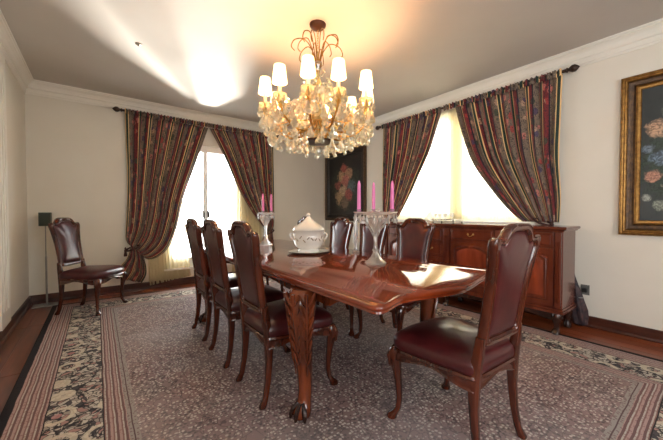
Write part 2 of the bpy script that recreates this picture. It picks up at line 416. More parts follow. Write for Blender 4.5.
# flat pilaster casing on the left wall
bm = bmesh.new(); bm_box(bm, XL, XL + .018, 3.80, 4.14, .108, 2.585, .004)
for q in range(3): bm_box(bm, XL + .016, XL + .024, 3.85 + q * .09, 3.91 + q * .09, .25, 2.45, .003)
W4 = (-1.7, -.25, .9, 2.35)  # opening added out of view in the left wall to brighten the right wall
struct(link('trim_5', bm, 'crown', smooth=False))

# windows --------------------------------------------------------------
def window1():
    x0, x1, z0, z1 = W1; y0 = YB + .05
    w = struct(link('window_1', (lambda b: (bm_box(b, x0, x0 + .05, y0, y0 + .06, z0, z1, .005), bm_box(b, x1 - .05, x1, y0, y0 + .06, z0, z1, .005),
               bm_box(b, x0, x1, y0, y0 + .06, z1 - .05, z1, .005), bm_box(b, x0, x1, y0, y0 + .06, z0, z0 + .05, .005), b)[-1])(bmesh.new()), 'frame_white', smooth=False))
    xm = (x0 + x1) / 2
    for a, b_ in ((x0 + .05, xm), (xm, x1 - .05)):
        bm = bmesh.new(); ya, yb = y0 - .012, y0 + .03
        bm_box(bm, a + .002, a + .034, ya, yb, z0 + .05, z1 - .05, .006); bm_box(bm, b_ - .034, b_ - .002, ya, yb, z0 + .05, z1 - .05, .006)
        bm_box(bm, a + .034, b_ - .034, ya, yb, z0 + .05, z0 + .15, .006); bm_box(bm, a + .034, b_ - .034, ya, yb, z1 - .11, z1 - .05, .006)
        s = link('sash', bm, 'frame_white', w, smooth=False)
        link('pane', box(a + .034, b_ - .034, y0 + .005, y0 + .012, z0 + .15, z1 - .11), 'pane', s, smooth=False)
        sx = xm - .040 if b_ == xm else xm + .040
        hb = bmesh.new(); bm_box(hb, sx - .012, sx + .012, ya - .012, ya, 1.05, 1.17, .004); bm_box(hb, sx - .009, sx + .009, ya - .045, ya - .008, 1.12, 1.14, .004)
        bm_box(hb, sx - .011, sx + .011, ya - .055, ya - .04, 1.04, 1.14, .005)
        link('window_handle', hb, 'handle', s, smooth=False)
    link('window_sill', box(x0 - .04, x1 + .04, YB - .03, YB + .05, z0 - .03, z0, .006), 'frame_white', w, smooth=False)
window1()
def window2():
    y0, y1, z0, z1 = W2; xx = XR + .06
    bm = bmesh.new()
    bm_box(bm, xx, xx + .06, y0, y0 + .05, z0, z1, .005); bm_box(bm, xx, xx + .06, y1 - .05, y1, z0, z1, .005)
    bm_box(bm, xx, xx + .06, y0, y1, z1 - .05, z1, .005); bm_box(bm, xx, xx + .06, y0, y1, z0, z0 + .05, .005)
    ym = 2.24; bm_box(bm, xx, xx + .06, ym - .05, ym + .05, z0, z1, .005)
    w = struct(link('window_2', bm, 'frame_white', smooth=False))
    for a, b_ in ((y0 + .05, ym - .05), (ym + .05, y1 - .05)):
        bm = bmesh.new(); xa, xb = xx + .01, xx + .045
        bm_box(bm, xa, xb, a, a + .04, z0 + .05, z1 - .05, .005); bm_box(bm, xa, xb, b_ - .04, b_, z0 + .05, z1 - .05, .005)
        bm_box(bm, xa, xb, a, b_, z0 + .05, z0 + .09, .005); bm_box(bm, xa, xb, a, b_, z1 - .09, z1 - .05, .005)
        s = link('sash', bm, 'frame_white', w, smooth=False)
        link('pane', box(xx + .022, xx + .028, a + .04, b_ - .04, z0 + .09, z1 - .09), 'pane', s, smooth=False)
    link('window_sill', box(XR - .02, XR + .06, y0 - .03, y1 + .03, z0 - .025, z0, .005), 'frame_white', w, smooth=False)
window2()
x0, x1, z0, z1 = W3
bm = bmesh.new()
for a in (x0, (x0 + x1) / 2 - .03, x1 - .06): bm_box(bm, a, a + .06, YF - .12, YF - .06, z0, z1, .004)
bm_box(bm, x0, x1, YF - .12, YF - .06, z0, z0 + .06, .004); bm_box(bm, x0, x1, YF - .12, YF - .06, z1 - .06, z1, .004)
w3 = struct(link('added_fill_window_1', bm, 'frame_white', smooth=False))  # unseen, added to let in fill light from behind the camera
for a, b_ in ((x0 + .06, (x0 + x1) / 2 - .03), ((x0 + x1) / 2 + .03, x1 - .06)):
    link('pane', box(a, b_, YF - .09, YF - .084, z0 + .06, z1 - .06), 'pane', w3, smooth=False)

y0, y1, z0, z1 = W4; bm = bmesh.new()
for a in (y0, (y0 + y1) / 2 - .03, y1 - .06): bm_box(bm, XL - .12, XL - .06, a, a + .06, z0, z1, .004)
bm_box(bm, XL - .12, XL - .06, y0, y1, z0, z0 + .06, .004); bm_box(bm, XL - .12, XL - .06, y0, y1, z1 - .06, z1, .004)
w4 = struct(link('added_fill_window_2', bm, 'frame_white', smooth=False))  # unseen, added to throw fill light across to the right wall
for a, b_ in ((y0 + .06, (y0 + y1) / 2 - .03), ((y0 + y1) / 2 + .03, y1 - .06)):
    link('pane', box(XL - .09, XL - .084, a, b_, z0 + .06, z1 - .06), 'pane', w4, smooth=False)

# ------------------------------------------------------------------ rug
bm = box(RX0, RX1, RY0, RY1, .0005, .012, .003)
tag(link('area_rug', bm, 'rug', smooth=False), 'large Persian rug with floral border and pink stripes under the dining table', 'rug')

# ------------------------------------------------------------------ curtains
def mapper(wall, off):
    if wall == 'back': return lambda s, z, d: Vector((s, YB - off - d, z))
    return lambda s, z, d: Vector((XR - off - d, s, z))
def path_at(pts, n):
    return crom([(p[0], p[1], 0) for p in pts], 6) if n is None else None
def resample(pts, n):
    P = crom([(p[0], p[1], 0) for p in pts], 8); L = [0]
    for a, b in zip(P, P[1:]): L.append(L[-1] + (b - a).length)
    out = []; j = 0
    for i in range(n):
        t = L[-1] * i / (n - 1)
        while j < len(L) - 2 and L[j + 1] < t: j += 1
        f = (t - L[j]) / max(L[j + 1] - L[j], 1e-9); out.append(P[j].lerp(P[j + 1], f))
    return out
def cloth(name, mp, A, B, width, folds, mat, parent, nu=120, nv=44, amp=(.022, .03, .012), belly=0, seed=0, pw=1.0, thick=.0015, u0=0):
    """cloth between edge polylines A (u=0) and B (u=1), pleated along its run"""
    rnd = random.Random(seed); a = resample(A, nv); b = resample(B, nv)
    ph = [rnd.uniform(-.35, .35) for _ in range(folds + 2)]
    bm = bmesh.new(); uvl = bm.loops.layers.uv.new('UVMap'); g = []
    hl = sum((a[i + 1] - a[i]).length for i in range(nv - 1))
    for i in range(nv):
        v = i / (nv - 1); row = []
        am = (amp[0] * (1 - v) ** 2 + 2 * amp[1] * v * (1 - v) * 1.3 + amp[2] * v * v)
        for j in range(nu + 1):
            u = j / nu; p = a[i].lerp(b[i], u ** pw)
            k = u * folds; kk = int(k); fr = k - kk
            ps = ph[kk] * (1 - fr) + ph[kk + 1] * fr
            d = am * (1 + math.sin(2 * PI * (k + ps * (.5 + v)))) + am * .16 * math.sin(2 * PI * (k * 2.3 + ps * 3 + v * 1.5))
            d += belly * math.sin(PI * min(1, v * 1.05)) ** 2 * u
            row.append((bm.verts.new(mp(p.x, p.y, d)), u, v))
        g.append(row)
    for i in range(nv - 1):
        for j in range(nu):
            q = (g[i][j], g[i][j + 1], g[i + 1][j + 1], g[i + 1][j]); f = bm.faces.new([t[0] for t in q])
            for lp, t in zip(f.loops, q): lp[uvl].uv = (u0 + t[1] * width, t[2] * hl)
    o = link(name, bm, mat, parent, auto=180)
    s = o.modifiers.new('thickness', 'SOLIDIFY'); s.thickness = thick * 2
    return o
def pleat_header(mp, s0, s1, z, n, width, parent, mat='drape'):
    """gathered ruffle standing above the rod"""
    bm = bmesh.new(); uvl = bm.loops.layers.uv.new('UVMap'); g = []; N = n * 8
    for i, (h, am) in enumerate(((-.035, .012), (-.01, .006), (.012, .014), (.034, .02))):
        g.append([(bm.verts.new(mp(s0 + (s1 - s0) * j / N, z + h + .006 * math.sin(j * 1.7), .052 + am * math.sin(2 * PI * j * n / N + .3 * math.sin(j)))), j / N, i * .03) for j in range(N + 1)])
    for i in range(3):
        for j in range(N):
            q = (g[i][j], g[i][j + 1], g[i + 1][j + 1], g[i + 1][j]); f = bm.faces.new([t[0] for t in q])
            for lp, t in zip(f.loops, q): lp[uvl].uv = (t[1] * width, t[2])
    o = link('header_ruffle', bm, mat, parent, auto=180); m = o.modifiers.new('thickness', 'SOLIDIFY'); m.thickness = .003
    return o
def drape(label, wall, A, B, width, folds, tie, tailA, tailB, seed, hdr, belly=.03, name='curtain', zrod=2.555, loc=(0, 0, 0)):
    t = thing(name, label, 'curtain', loc, 0, 'tied-back striped floral curtains')
    mp0 = mapper(wall, .036); mp = lambda s, z, d: mp0(s, z, d) - Vector(loc)
    cloth('panel', mp, A, B, width, folds, 'drape', t, seed=seed, belly=belly, amp=(.016, .026, .012))
    pleat_header(mp, hdr[0], hdr[1], zrod, 26, width, t)
    if tailA: cloth('tail', mp, tailA, tailB, width * .55, 5, 'drape', t, nu=50, nv=20, seed=seed + 3, amp=(.012, .02, .03))
    (s, z) = tie; bm = bmesh.new(); ring = []
    for k in range(17):
        a = 2 * PI * k / 16; ring.append(mp(s + .085 * math.cos(a), z + .035 * math.cos(a + .5), .040 + .042 * math.sin(a)))
    tube(bm, ring, .012, 6)
    tb = link('tieback', bm, 'drape_cord', t)
    bm = bmesh.new(); lathe(bm, [(.004, .12), (.012, .10), (.010, .085), (.016, .07), (.014, .05), (.022, 0), (.018, -.01)], 10, tuple(mp(s - .09, z - .10, .05)))
    link('tassel', bm, 'drape_cord', tb)
    return t
# rear window, left drape
drape('striped floral curtain tied back left of the bright French window, beside the corner chair', 'back',
      [(.33, 2.55), (.34, 2.1), (.35, 1.6), (.335, 1.1), (.32, .85), (.33, .72), (.40, .64)],
      [(1.46, 2.52), (1.28, 1.99), (1.07, 1.38), (.97, .92), (.84, .58), (.62, .44), (.46, .56)], 2.15, 9, (.40, .63),
      [(.38, .66), (.33, .50), (.24, .38), (.14, .24)], [(.46, .64), (.54, .45), (.56, .25), (.50, .12)], 3, (.33, 1.47), belly=.05)
drape('striped floral curtain right of the French window, behind the far candelabra', 'back',
      [(2.62, 2.55), (2.62, 2.0), (2.62, 1.5), (2.63, 1.1), (2.62, .88), (2.58, .80)],
      [(1.47, 2.52), (1.70, 2.08), (1.93, 1.56), (2.15, 1.20), (2.34, .96), (2.48, .80)], 2.15, 9, (2.53, .78),
      [(2.60, .80), (2.64, .5), (2.66, .2), (2.66, .03)], [(2.46, .80), (2.36, .5), (2.34, .2), (2.34, .03)], 5, (2.62, 1.47))
# right wall window
drape('striped floral curtain left of the bright side window, behind the near candelabra', 'right',
      [(3.52, 2.55), (3.52, 2.0), (3.52, 1.5), (3.52, 1.15), (3.50, 1.03)],
      [(2.43, 2.55), (2.60, 2.06), (2.81, 1.67), (2.98, 1.38), (3.17, 1.10), (3.26, 1.03)], 2.15, 9, (3.42, 1.03), None, None, 8, (3.52, 2.42), belly=0)
drape('striped floral curtain right of the side window, above the right end of the sideboard', 'right',
      [(1.05, 2.55), (1.06, 2.1), (1.07, 1.7), (1.05, 1.3), (1.06, 1.03)],
      [(2.23, 2.55), (2.12, 2.16), (1.98, 1.78), (1.76, 1.44), (1.55, 1.17), (1.40, 1.03)], 2.15, 9, (1.2, 1.03), None, None, 11, (1.05, 2.38), belly=0)

def rod(label, wall, s0, s1, z=2.565):
    mp = mapper(wall, .072); t = thing('curtain_rod', label, 'curtain rod', (0, 0, 0))
    bm = bmesh.new(); tube(bm, [mp(s0, z, 0), mp((s0 + s1) / 2, z, 0), mp(s1, z, 0)], .016, 12); link('pole', bm, 'rod', t)
    for s, dr in ((s0, -1), (s1, 1)):
        bm = bmesh.new(); prof = [(0, .016), (.012, .026), (.018, .022), (.026, .012), (.034, .022), (.055, .036), (.078, .036), (.097, .022), (.108, .010), (.115, .003)]
        rings = []
        for q, r in prof:
            rings.append([mp(s + dr * q, z + r * math.cos(2 * PI * j / 12), r * math.sin(2 * PI * j / 12)) for j in range(12)])
        loops(bm, rings); link('finial', bm, 'rod', t)
    for s in (s0 + .05, s1 - .05):
        bm = bmesh.new(); tube(bm, [mp(s, z, 0), mp(s, z - .01, -.05), mp(s, z - .01, -.069)], .009, 8); link('bracket', bm, 'rod', t)
rod('dark wooden curtain rod with ball finials above the French window', 'back', .30, 2.66)
rod('dark wooden curtain rod with ball finials above the side window', 'right', 1.02, 3.56)

def sheer(label, wall, A, B, folds, seed, off=.006, amp=(.005, .007, .009), wd=1):
    mp = mapper(wall, off)
    t = thing('sheer_curtain', label, 'sheer curtain')
    return cloth('voile', mp, A, B, wd, folds, 'sheer', t, nu=folds * 8, nv=14, amp=amp, seed=seed, thick=.0004)
sheer('cream sheer curtain hanging straight to the floor at the left of the French window', 'back',
      [(.58, 2.50), (.58, 1.2), (.60, .05)], [(1.02, 2.50), (1.08, 1.3), (1.18, .13)], 11, 21)
sheer('cream sheer curtain at the right of the French window, mostly behind the drape', 'back',
      [(1.92, 2.50), (1.88, 1.2), (1.84, .06)], [(2.4, 2.50), (2.4, 1.2), (2.4, .06)], 9, 22)
sheer('cream sheer curtain over the far half of the side window above the sideboard', 'right',
      [(2.14, 2.53), (2.14, 1.7), (2.14, 1.03)], [(3.42, 2.53), (3.42, 1.7), (3.42, 1.03)], 22, 23, amp=(.004, .005, .005))
sheer('cream sheer curtain over the near half of the side window above the sideboard', 'right',
      [(1.22, 2.53), (1.22, 1.7), (1.22, 1.03)], [(2.33, 2.53), (2.33, 1.7), (2.33, 1.03)], 20, 24, off=.012, amp=(.004, .005, .005))

# ------------------------------------------------------------------ dining table
def table():
    cx, cy = 1.455, 2.335; hx = .595; t = thing('dining_table', 'long polished mahogany dining table with carved cabriole legs and shaped ends', 'table', (cx, cy, .0))
    Y = 1.510
    half = [(hx, 0), (hx, .5), (hx, 1.0), (hx, Y - .16), (hx + .002, Y - .09), (hx + .006, Y - .04), (hx - .012, Y - .004), (hx - .06, Y + .002), (hx - .13, Y - .018), (hx - .22, Y - .038), (hx - .32, Y - .022), (hx - .45, Y + .008), (0, Y + .03)]
    q = [(x, y) for x, y in half] + [(-x, y) for x, y in half[-2::-1]]
    full = q + [(x, -y) for x, y in q[-2:0:-1]]
    out = [(p.x, p.y) for p in crom([(x, y, 0) for x, y in full], 4, True)]
    bm = bmesh.new()
    R = []
    for d, z in ((.05, .716), (.018, .716), (.010, .722), (.012, .730), (.002, .736), (0, .744), (.003, .752), (.010, .757), (.018, .758), (.022, .760)):
        R.append([(x, y, z) for x, y in inset(out, d)])
    loops(bm, R)
    link('tabletop', bm, 'wood_table', t, auto=35)
    # apron: shaped on its lower edge
    ax, ay = .485, 1.05
    def apron(p0, p1):
        bm = bmesh.new(); n = 24; d = (Vector(p1) - Vector(p0)); nrm = Vector((-d.y, d.x, 0)).normalized() * .0125; rr = []
        for i in range(n + 1):
            f = i / n; p = Vector(p0) + d * f; zb = .655 - .035 * (abs(2 * f - 1) ** 6) + .012 * math.cos(f * 6 * PI)
            rr.append([tuple(p + nrm + Vector((0, 0, zb))), tuple(p + nrm + Vector((0, 0, .715))), tuple(p - nrm + Vector((0, 0, .715))), tuple(p - nrm + Vector((0, 0, zb)))])
        loops(bm, rr); link('apron', bm, 'wood_leg', t, auto=30)
    apron((ax, -ay, 0), (ax, ay, 0)); apron((-ax, ay, 0), (-ax, -ay, 0)); apron((-ax, -ay, 0), (ax, -ay, 0)); apron((ax, ay, 0), (-ax, ay, 0))
    for sx in (-1, 1):
        for sy in (-1, 1):
            dx, dy = sx * .75, sy * .35
            def off(o, z, rx, ry=None): return (sx * .555 + dx * o, sy * .92 + dy * o, z, rx, ry or rx)
            bm = bmesh.new()
            stack(bm, [off(.03, 0.012, .028), off(.035, .02, .046), off(.035, .045, .050), off(.02, .075, .044), off(.0, .10, .036), off(-.005, .16, .037), off(.0, .24, .041),
                       off(.01, .34, .047), off(.025, .44, .056), off(.035, .52, .064), off(.04, .59, .074), off(.035, .645, .079), off(.02, .69, .076), off(.0, .715, .070)], 16, .85)
            lg = link('leg', bm, 'wood_leg', t)
            # acanthus leaf carved down the knee: layered curling lobes on the outer faces
            bm = bmesh.new()
            for face in (0, 1, 2):
                ang = math.atan2(dy, dx) + (-.9, 0, .9)[face]; ca, sa = math.cos(ang), math.sin(ang)
                def P(o, z, lat):   # point on surface along leaf
                    s = min(max((z - .12) / .55, 0), 1); r = .040 + .038 * s ** 1.5
                    bx = sx * .555 + dx * (.036 * s ** 1.6); by = sy * .92 + dy * (.036 * s ** 1.6)
                    return (bx + ca * (r + o) - sa * lat, by + sa * (r + o) + ca * lat, z)
                tube(bm, [P(.002, .70, 0), P(.008, .6, 0), P(.008, .48, 0), P(.005, .36, 0), P(.002, .24, 0)], [.010, .009, .008, .006, .003], 6)
                for k in range(6):
                    z0 = .68 - k * .065; w = .046 - k * .005
                    for sd in (-1, 1):
                        tube(bm, [P(.004, z0 - .05, 0), P(.010, z0 - .02, sd * w * .45), P(.010, z0 + .012, sd * w * .8), P(.016, z0 + .03, sd * w * .95)], [.004, .0085, .0075, .003], 5)
            link('acanthus_carving', bm, 'wood_leg', lg)
            bm = bmesh.new()
            for k in (-1, 0, 1):
                a = math.atan2(dy, dx) + k * .8
                c0 = (sx * .555 + dx * .03, sy * .92 + dy * .03)
                tube(bm, [(c0[0] + .02 * math.cos(a), c0[1] + .02 * math.sin(a), .09), (c0[0] + .048 * math.cos(a), c0[1] + .048 * math.sin(a), .065), (c0[0] + .062 * math.cos(a), c0[1] + .062 * math.sin(a), .035), (c0[0] + .066 * math.cos(a), c0[1] + .066 * math.sin(a), .014)], [.010, .014, .013, .006], 6)
            link('claw_toes', bm, 'wood_dark', lg)
    return t
table()

# ------------------------------------------------------------------ chairs
def ch_outline():
    r = [(0, .520), (.08, .522), (.135, .524), (.160, .540), (.166, .60), (.168, .70), (.176, .82), (.192, .93), (.204, .980), (.208, 1.014), (.194, 1.032), (.168, 1.030), (.146, 1.028), (.126, 1.046), (.104, 1.074), (.068, 1.090), (.02, 1.092)]
    full = r + [(-x, z) for x, z in r[:0:-1]]
    return [(p.x, p.y) for p in crom([(x, z, 0) for x, z in full], 3, True)]
def make_chair(label, loc, rz):
    t = thing('dining_chair', label, 'chair', loc, rz, 'matching leather dining chairs')
    # seat outline
    so = []
    for x, y in [(0, .262), (.12, .258), (.21, .240), (.252, .20), (.255, .12), (.235, -.02), (.212, -.14), (.200, -.195), (.17, -.215), (0, -.218)]: so.append((x, y))
    so = so + [(-x, y) for x, y in so[-2:0:-1]]
    so = [(p.x, p.y) for p in crom([(x, y, 0) for x, y in so], 3, True)]
    def sc2(k, z, dz=None): return [(x * k, (y - .01) * k + .01, z) for x, y in so]
    bm = bmesh.new(); loops(bm, [sc2(.96, .395), sc2(.985, .402), sc2(1.0, .418), sc2(1.0, .436), sc2(.97, .456), sc2(.88, .474), sc2(.7, .487), sc2(.4, .495), sc2(.1, .498)])
    seat = link('seat', bm, 'leather', t, auto=180)
    # seat rail with serpentine lower edge
    n = len(so); bm = bmesh.new()
    def zb(i):
        x, y = so[i]; f = abs(math.atan2(x, y)); return .352 + .020 * math.cos(f * 4 + 0) - .0
    o1 = inset(so, -.004); i1 = inset(so, .028)
    loops(bm, [[(x, y, .399) for x, y in i1], [(x, y, .399) for x, y in so], [(x, y, .388) for x, y in o1], [(x, y, .380) for x, y in inset(so, .004)],
               [(inset_[0], inset_[1], zb(k) + .008) for k, inset_ in enumerate(inset(so, .004))], [(p[0], p[1], zb(k)) for k, p in enumerate(inset(so, .0))], [(p[0], p[1], zb(k)) for k, p in enumerate(i1)]], cyc=True)
    link('seat_rail', bm, 'wood_chair', t, auto=50)
    for s in (-1, 1):
        bm = bmesh.new(); k = .7
        def o(d, z, r): return (s * (.215 + d * k), .205 + d * k, z, r, r)
        stack(bm, [o(.034, 0, .016), o(.036, .006, .026), o(.034, .022, .027), o(.020, .036, .020), o(.002, .06, .015), o(-.004, .11, .0155), o(.000, .18, .018), o(.008, .25, .022), o(.018, .31, .030), o(.022, .35, .035), o(.012, .385, .034), o(.004, .397, .028)], 10, .85)
        lg = link('leg', bm, 'wood_chair', t)
        bm = bmesh.new()
        for q in (-1, 0, 1):
            a = math.atan2(1, s) + q * .6; b = (s * .2305, .2205)
            tube(bm, [(b[0] + .024 * math.cos(a), b[1] + .024 * math.sin(a), .375), (b[0] + .037 * math.cos(a), b[1] + .037 * math.sin(a), .345), (b[0] + .03 * math.cos(a), b[1] + .03 * math.sin(a), .29)], [.006, .007, .003], 5)
        link('knee_carving', bm, 'wood_chair', lg)
        bm = bmesh.new()
        def o(dx, y, z, r): return (s * (.172 + dx * .45), y, z, r, r * 1.1)
        stack(bm, [o(.024, -.242, 0, .018), o(.024, -.240, .012, .021), o(.016, -.222, .05, .016), o(.010, -.206, .14, .017), o(.006, -.197, .25, .020), o(.002, -.196, .34, .024), o(.0, -.202, .42, .024), o(-.004, -.213, .50, .022), o(-.010, -.221, .57, .018)], 10, .8)
        link('leg', bm, 'wood_chair', t)
    # back frame
    out = ch_outline()
    def pos(p, d): x, h = p; h = .52 + (h - .52) * .955; return (x, -.208 - (h - .5) * .16 + d, h)
    ins = [(x * .785, .792 + (h - .792) * .868) for x, h in out]
    mid = [((a[0] + b[0]) / 2, (a[1] + b[1]) / 2) for a, b in zip(out, ins)]
    m1 = [(a[0] * .75 + b[0] * .25, a[1] * .75 + b[1] * .25) for a, b in zip(out, ins)]
    m3 = [(a[0] * .25 + b[0] * .75, a[1] * .25 + b[1] * .75) for a, b in zip(out, ins)]
    bm = bmesh.new()
    loops(bm, [[pos(p, .010) for p in ins], [pos(p, .016) for p in m3], [pos(p, .014) for p in mid], [pos(p, .022) for p in m1], [pos(p, .012) for p in out], [pos(p, -.014) for p in out],
               [pos(p, -.022) for p in m1], [pos(p, -.016) for p in mid], [pos(p, -.020) for p in m3], [pos(p, -.010) for p in ins]], cyc=True)
    link('back_frame', bm, 'wood_chair', t, auto=60)
    c = (0, .78)
    def scl(k): return [(c[0] + (x - c[0]) * k, c[1] + (h - c[1]) * k) for x, h in ins]
    bm = bmesh.new(); loops(bm, [[pos(p, -.0155) for p in scl(.1)], [pos(p, -.015) for p in scl(.45)], [pos(p, -.014) for p in scl(.75)], [pos(p, -.012) for p in scl(.93)], [pos(p, -.006) for p in scl(1.0)], [pos(p, .006) for p in scl(1.0)], [pos(p, .016) for p in scl(.93)], [pos(p, .022) for p in scl(.8)], [pos(p, .026) for p in scl(.5)], [pos(p, .027) for p in scl(.12)]])
    link('back_pad', bm, 'leather', t, auto=180)
    # carved crest shell
    bm = bmesh.new()
    for q in range(-3, 4):
        a = q * .38; tube(bm, [pos((0, 1.050), .018), pos((.016 * math.sin(a), 1.050 + .018 * math.cos(a)), .026), pos((.030 * math.sin(a), 1.050 + .030 * math.cos(a)), .022)], [.004, .006, .004], 5)
    for s in (-1, 1): tube(bm, [pos((s * .035, 1.052), .020), pos((s * .075, 1.050), .023), pos((s * .11, 1.026), .021), pos((s * .150, 1.018), .020)], [.006, .006, .005, .003], 5)
    link('crest_carving', bm, 'wood_chair', t)
    t.location.z = .0122
    return t
proto = make_chair('leather dining chair in the left foreground at the corner of the table, its back to the rug border', (.975, 1.78, 0), -PI / 2)
def chair(label, x, y, rz):
    c = copy_tree(proto); c.location = (x, y, .0122); c.rotation_euler = (0, 0, rz); c['label'] = label
    return c
D = .975
proto['label'] = 'nearest of three leather chairs on the table left side, beside the carved leg'
chair('middle leather chair of the three along the left side of the table', D - .01, 2.37, -PI / 2)
chair('farthest leather chair of the three along the left side, against the French window', D - .005, 2.95, -PI / 2)
for y, l in ((1.76, 'leather chair on the right side, whole back visible right of the near candelabra'),
             (2.30, 'leather chair on the right side seen through the stem of the near candelabra'),
             (2.84, 'leather chair on the right side just right of the white tureen'),
             (3.63, 'leather chair on the right side mostly hidden behind the white tureen')):
    chair(l, 2.05, y, PI / 2 + (.03 if y < 2 else -.02))
chair('large leather chair in the right foreground, seen from behind at the near table end', 1.486, .853, math.radians(-3))
chair('lone leather chair against the back wall in the left corner beside the curtain', -.06, 4.48, math.radians(-124))

# ------------------------------------------------------------------ sideboard
def sideboard():
    X0, X1, Y0, Y1 = 3.32, 3.705, .90, 3.04
    t = thing('sideboard', 'long mahogany sideboard with arched doors and brass pulls under the side window', 'sideboard', (X0, (Y0 + Y1) / 2, 0))
    ox, oy = X0, (Y0 + Y1) / 2
    def L(bm): bmesh.ops.translate(bm, verts=bm.verts[:], vec=(-ox, -oy, 0)); return bm
    bm = box(X0 + .02, X1, Y0, Y1, .24, .955, .003)
    for z0, z1, d in ((.20, .225, .018), (.225, .245, .008)): bm_box(bm, X0 - d + .01, X1, Y0 - d, Y1 + d, z0, z1, .005)
    body = link('body', L(bm), 'wood_side', t, smooth=False)
    bm = bmesh.new(); R = []
    for d, z in ((.0, .952), (.012, .955), (.018, .966), (.030, .972), (.036, .980), (.036, .992), (.030, .999)):
        R.append([(X0 - d + .01, Y0 - d, z), (X1 + .01, Y0 - d, z), (X1 + .01, Y1 + d, z), (X0 - d + .01, Y1 + d, z)])
    loops(bm, R); link('worktop', L(bm), 'wood_side', t, smooth=False)
    def pull(y, z, par, w=.055):
        bm = bmesh.new(); xs = X0 - .004
        for s in (-1, 1): lathe_x(bm, [(.011, 0), (.012, .003), (.005, .006), (.005, .013), (.0, .015)], (xs, y + s * w / 2, z))
        tube(bm, [(xs - .012, y - w / 2, z), (xs - .018, y - w / 3, z - .016), (xs - .02, y, z - .022), (xs - .018, y + w / 3, z - .016), (xs - .012, y + w / 2, z)], .0035, 6)
        link('handle', L(bm), 'brass', par)
    def lathe_x(bm, prof, c):
        loops(bm, [[(c[0] - z, c[1] + max(r, 1e-4) * math.cos(2 * PI * j / 10), c[2] + max(r, 1e-4) * math.sin(2 * PI * j / 10)) for j in range(10)] for r, z in prof])
    def panel_ring(bm, ys, zs, arch, w, x, h):
        """raised moulding ring following an arched outline"""
        def ring(d):
            a, b, c, e = ys[0] + d, ys[1] - d, zs[0] + d, zs[1] - d; pts = [(a, c), (b, c)]
            for k in range(15):
                f = k / 14; pts.append((b + (a - b) * f, e - arch + arch * math.sin(PI * f) ** .8))
            return pts
        loops(bm, [[(x - hh, a, b) for a, b in ring(d)] for d, hh in ((0, 0), (w * .3, h), (w * .5, h * .6), (w * .75, h), (w, 0))], cap0=False, cap1=False)
        return ring
    def door(y0, y1, z0, z1, hy):
        d = link('door', L(box(X0, X0 + .022, y0, y1, z0, z1, .004)), 'wood_side', t, smooth=False)
        bm = bmesh.new(); i = panel_ring(bm, (y0 + .045, y1 - .045), (z0 + .05, z1 - .035), .055, .022, X0, .010)
        link('panel_moulding', L(bm), 'wood_side', d, auto=30)
        bm = bmesh.new(); loops(bm, [[(X0 + .001, a, b) for a, b in i(.034)], [(X0 - .006, a, b) for a, b in i(.056)], [(X0 - .007, (a - (y0 + y1) / 2) * .4 + (y0 + y1) / 2, (b - (z0 + z1) / 2) * .4 + (z0 + z1) / 2) for a, b in i(.056)]], cap0=False)
        link('raised_panel', L(bm), 'wood_side_panel', d, auto=30)
        bm = bmesh.new()
        ym, zt = (y0 + y1) / 2, z1 - .055
        for q in (-2, -1, 0, 1, 2): tube(bm, [(X0 - .004, ym, zt - .02), (X0 - .012, ym + q * .010, zt), (X0 - .006, ym + q * .018, zt + .014 - abs(q) * .004)], [.004, .006, .003], 5)
        link('carved_shell', L(bm), 'wood_side_panel', d)
        bm = bmesh.new(); lathe_x(bm, [(.013, 0), (.014, .004), (.006, .007), (.006, .014), (.012, .018), (.009, .026), (.0, .028)], (X0, hy, (z0 + z1) / 2 + .06)); link('knob', L(bm), 'brass', d)
    def drawer(y0, y1, z0, z1):
        d = link('drawer', L(box(X0, X0 + .022, y0, y1, z0, z1, .004)), 'wood_side', t, smooth=False)
        bm = bmesh.new(); i = panel_ring(bm, (y0 + .018, y1 - .018), (z0 + .014, z1 - .014), 0, .012, X0, .006)
        link('panel_moulding', L(bm), 'wood_side', d, auto=30)
        pull((y0 + y1) / 2, (z0 + z1) / 2 + .008, d, .06)
    def pilaster(y0, y1):
        bm = box(X0 - .008, X0 + .022, y0, y1, .25, .948, .004)
        w = y1 - y0
        for k in range(3): tube(bm, [(X0 - .010, y0 + w * (k + 1) / 4, .30), (X0 - .012, y0 + w * (k + 1) / 4, .6), (X0 - .010, y0 + w * (k + 1) / 4, .86)], w * .10, 6)
        link('pilaster', L(bm), 'wood_side', t, auto=30)
    pilaster(.905, .955); door(.965, 1.40, .26, .80, 1.37); drawer(.965, 1.40, .81, .945)
    pilaster(1.41, 1.49); door(1.50, 2.00, .26, .80, 1.53); drawer(1.50, 2.00, .81, .945)
    pilaster(2.01, 2.09)
    for k in range(4): drawer(2.10, 2.44, .26 + k * .172, .26 + k * .172 + .164)
    pilaster(2.45, 2.53); door(2.54, 2.975, .26, .80, 2.57); drawer(2.54, 2.975, .81, .945); pilaster(2.985, 3.035)
    # scalloped apron
    bm = bmesh.new(); n = 64; rr = []
    for i in range(n + 1):
        f = i / n; y = Y0 + .06 + (Y1 - Y0 - .12) * f; zb = .165 - .03 * abs(math.cos(f * PI * 4)) ** 3
        rr.append([(X0 - .002, y, zb), (X0 - .002, y, .203), (X0 + .018, y, .203), (X0 + .018, y, zb)])
    loops(bm, rr); link('apron', L(bm), 'wood_dark', t, auto=30)
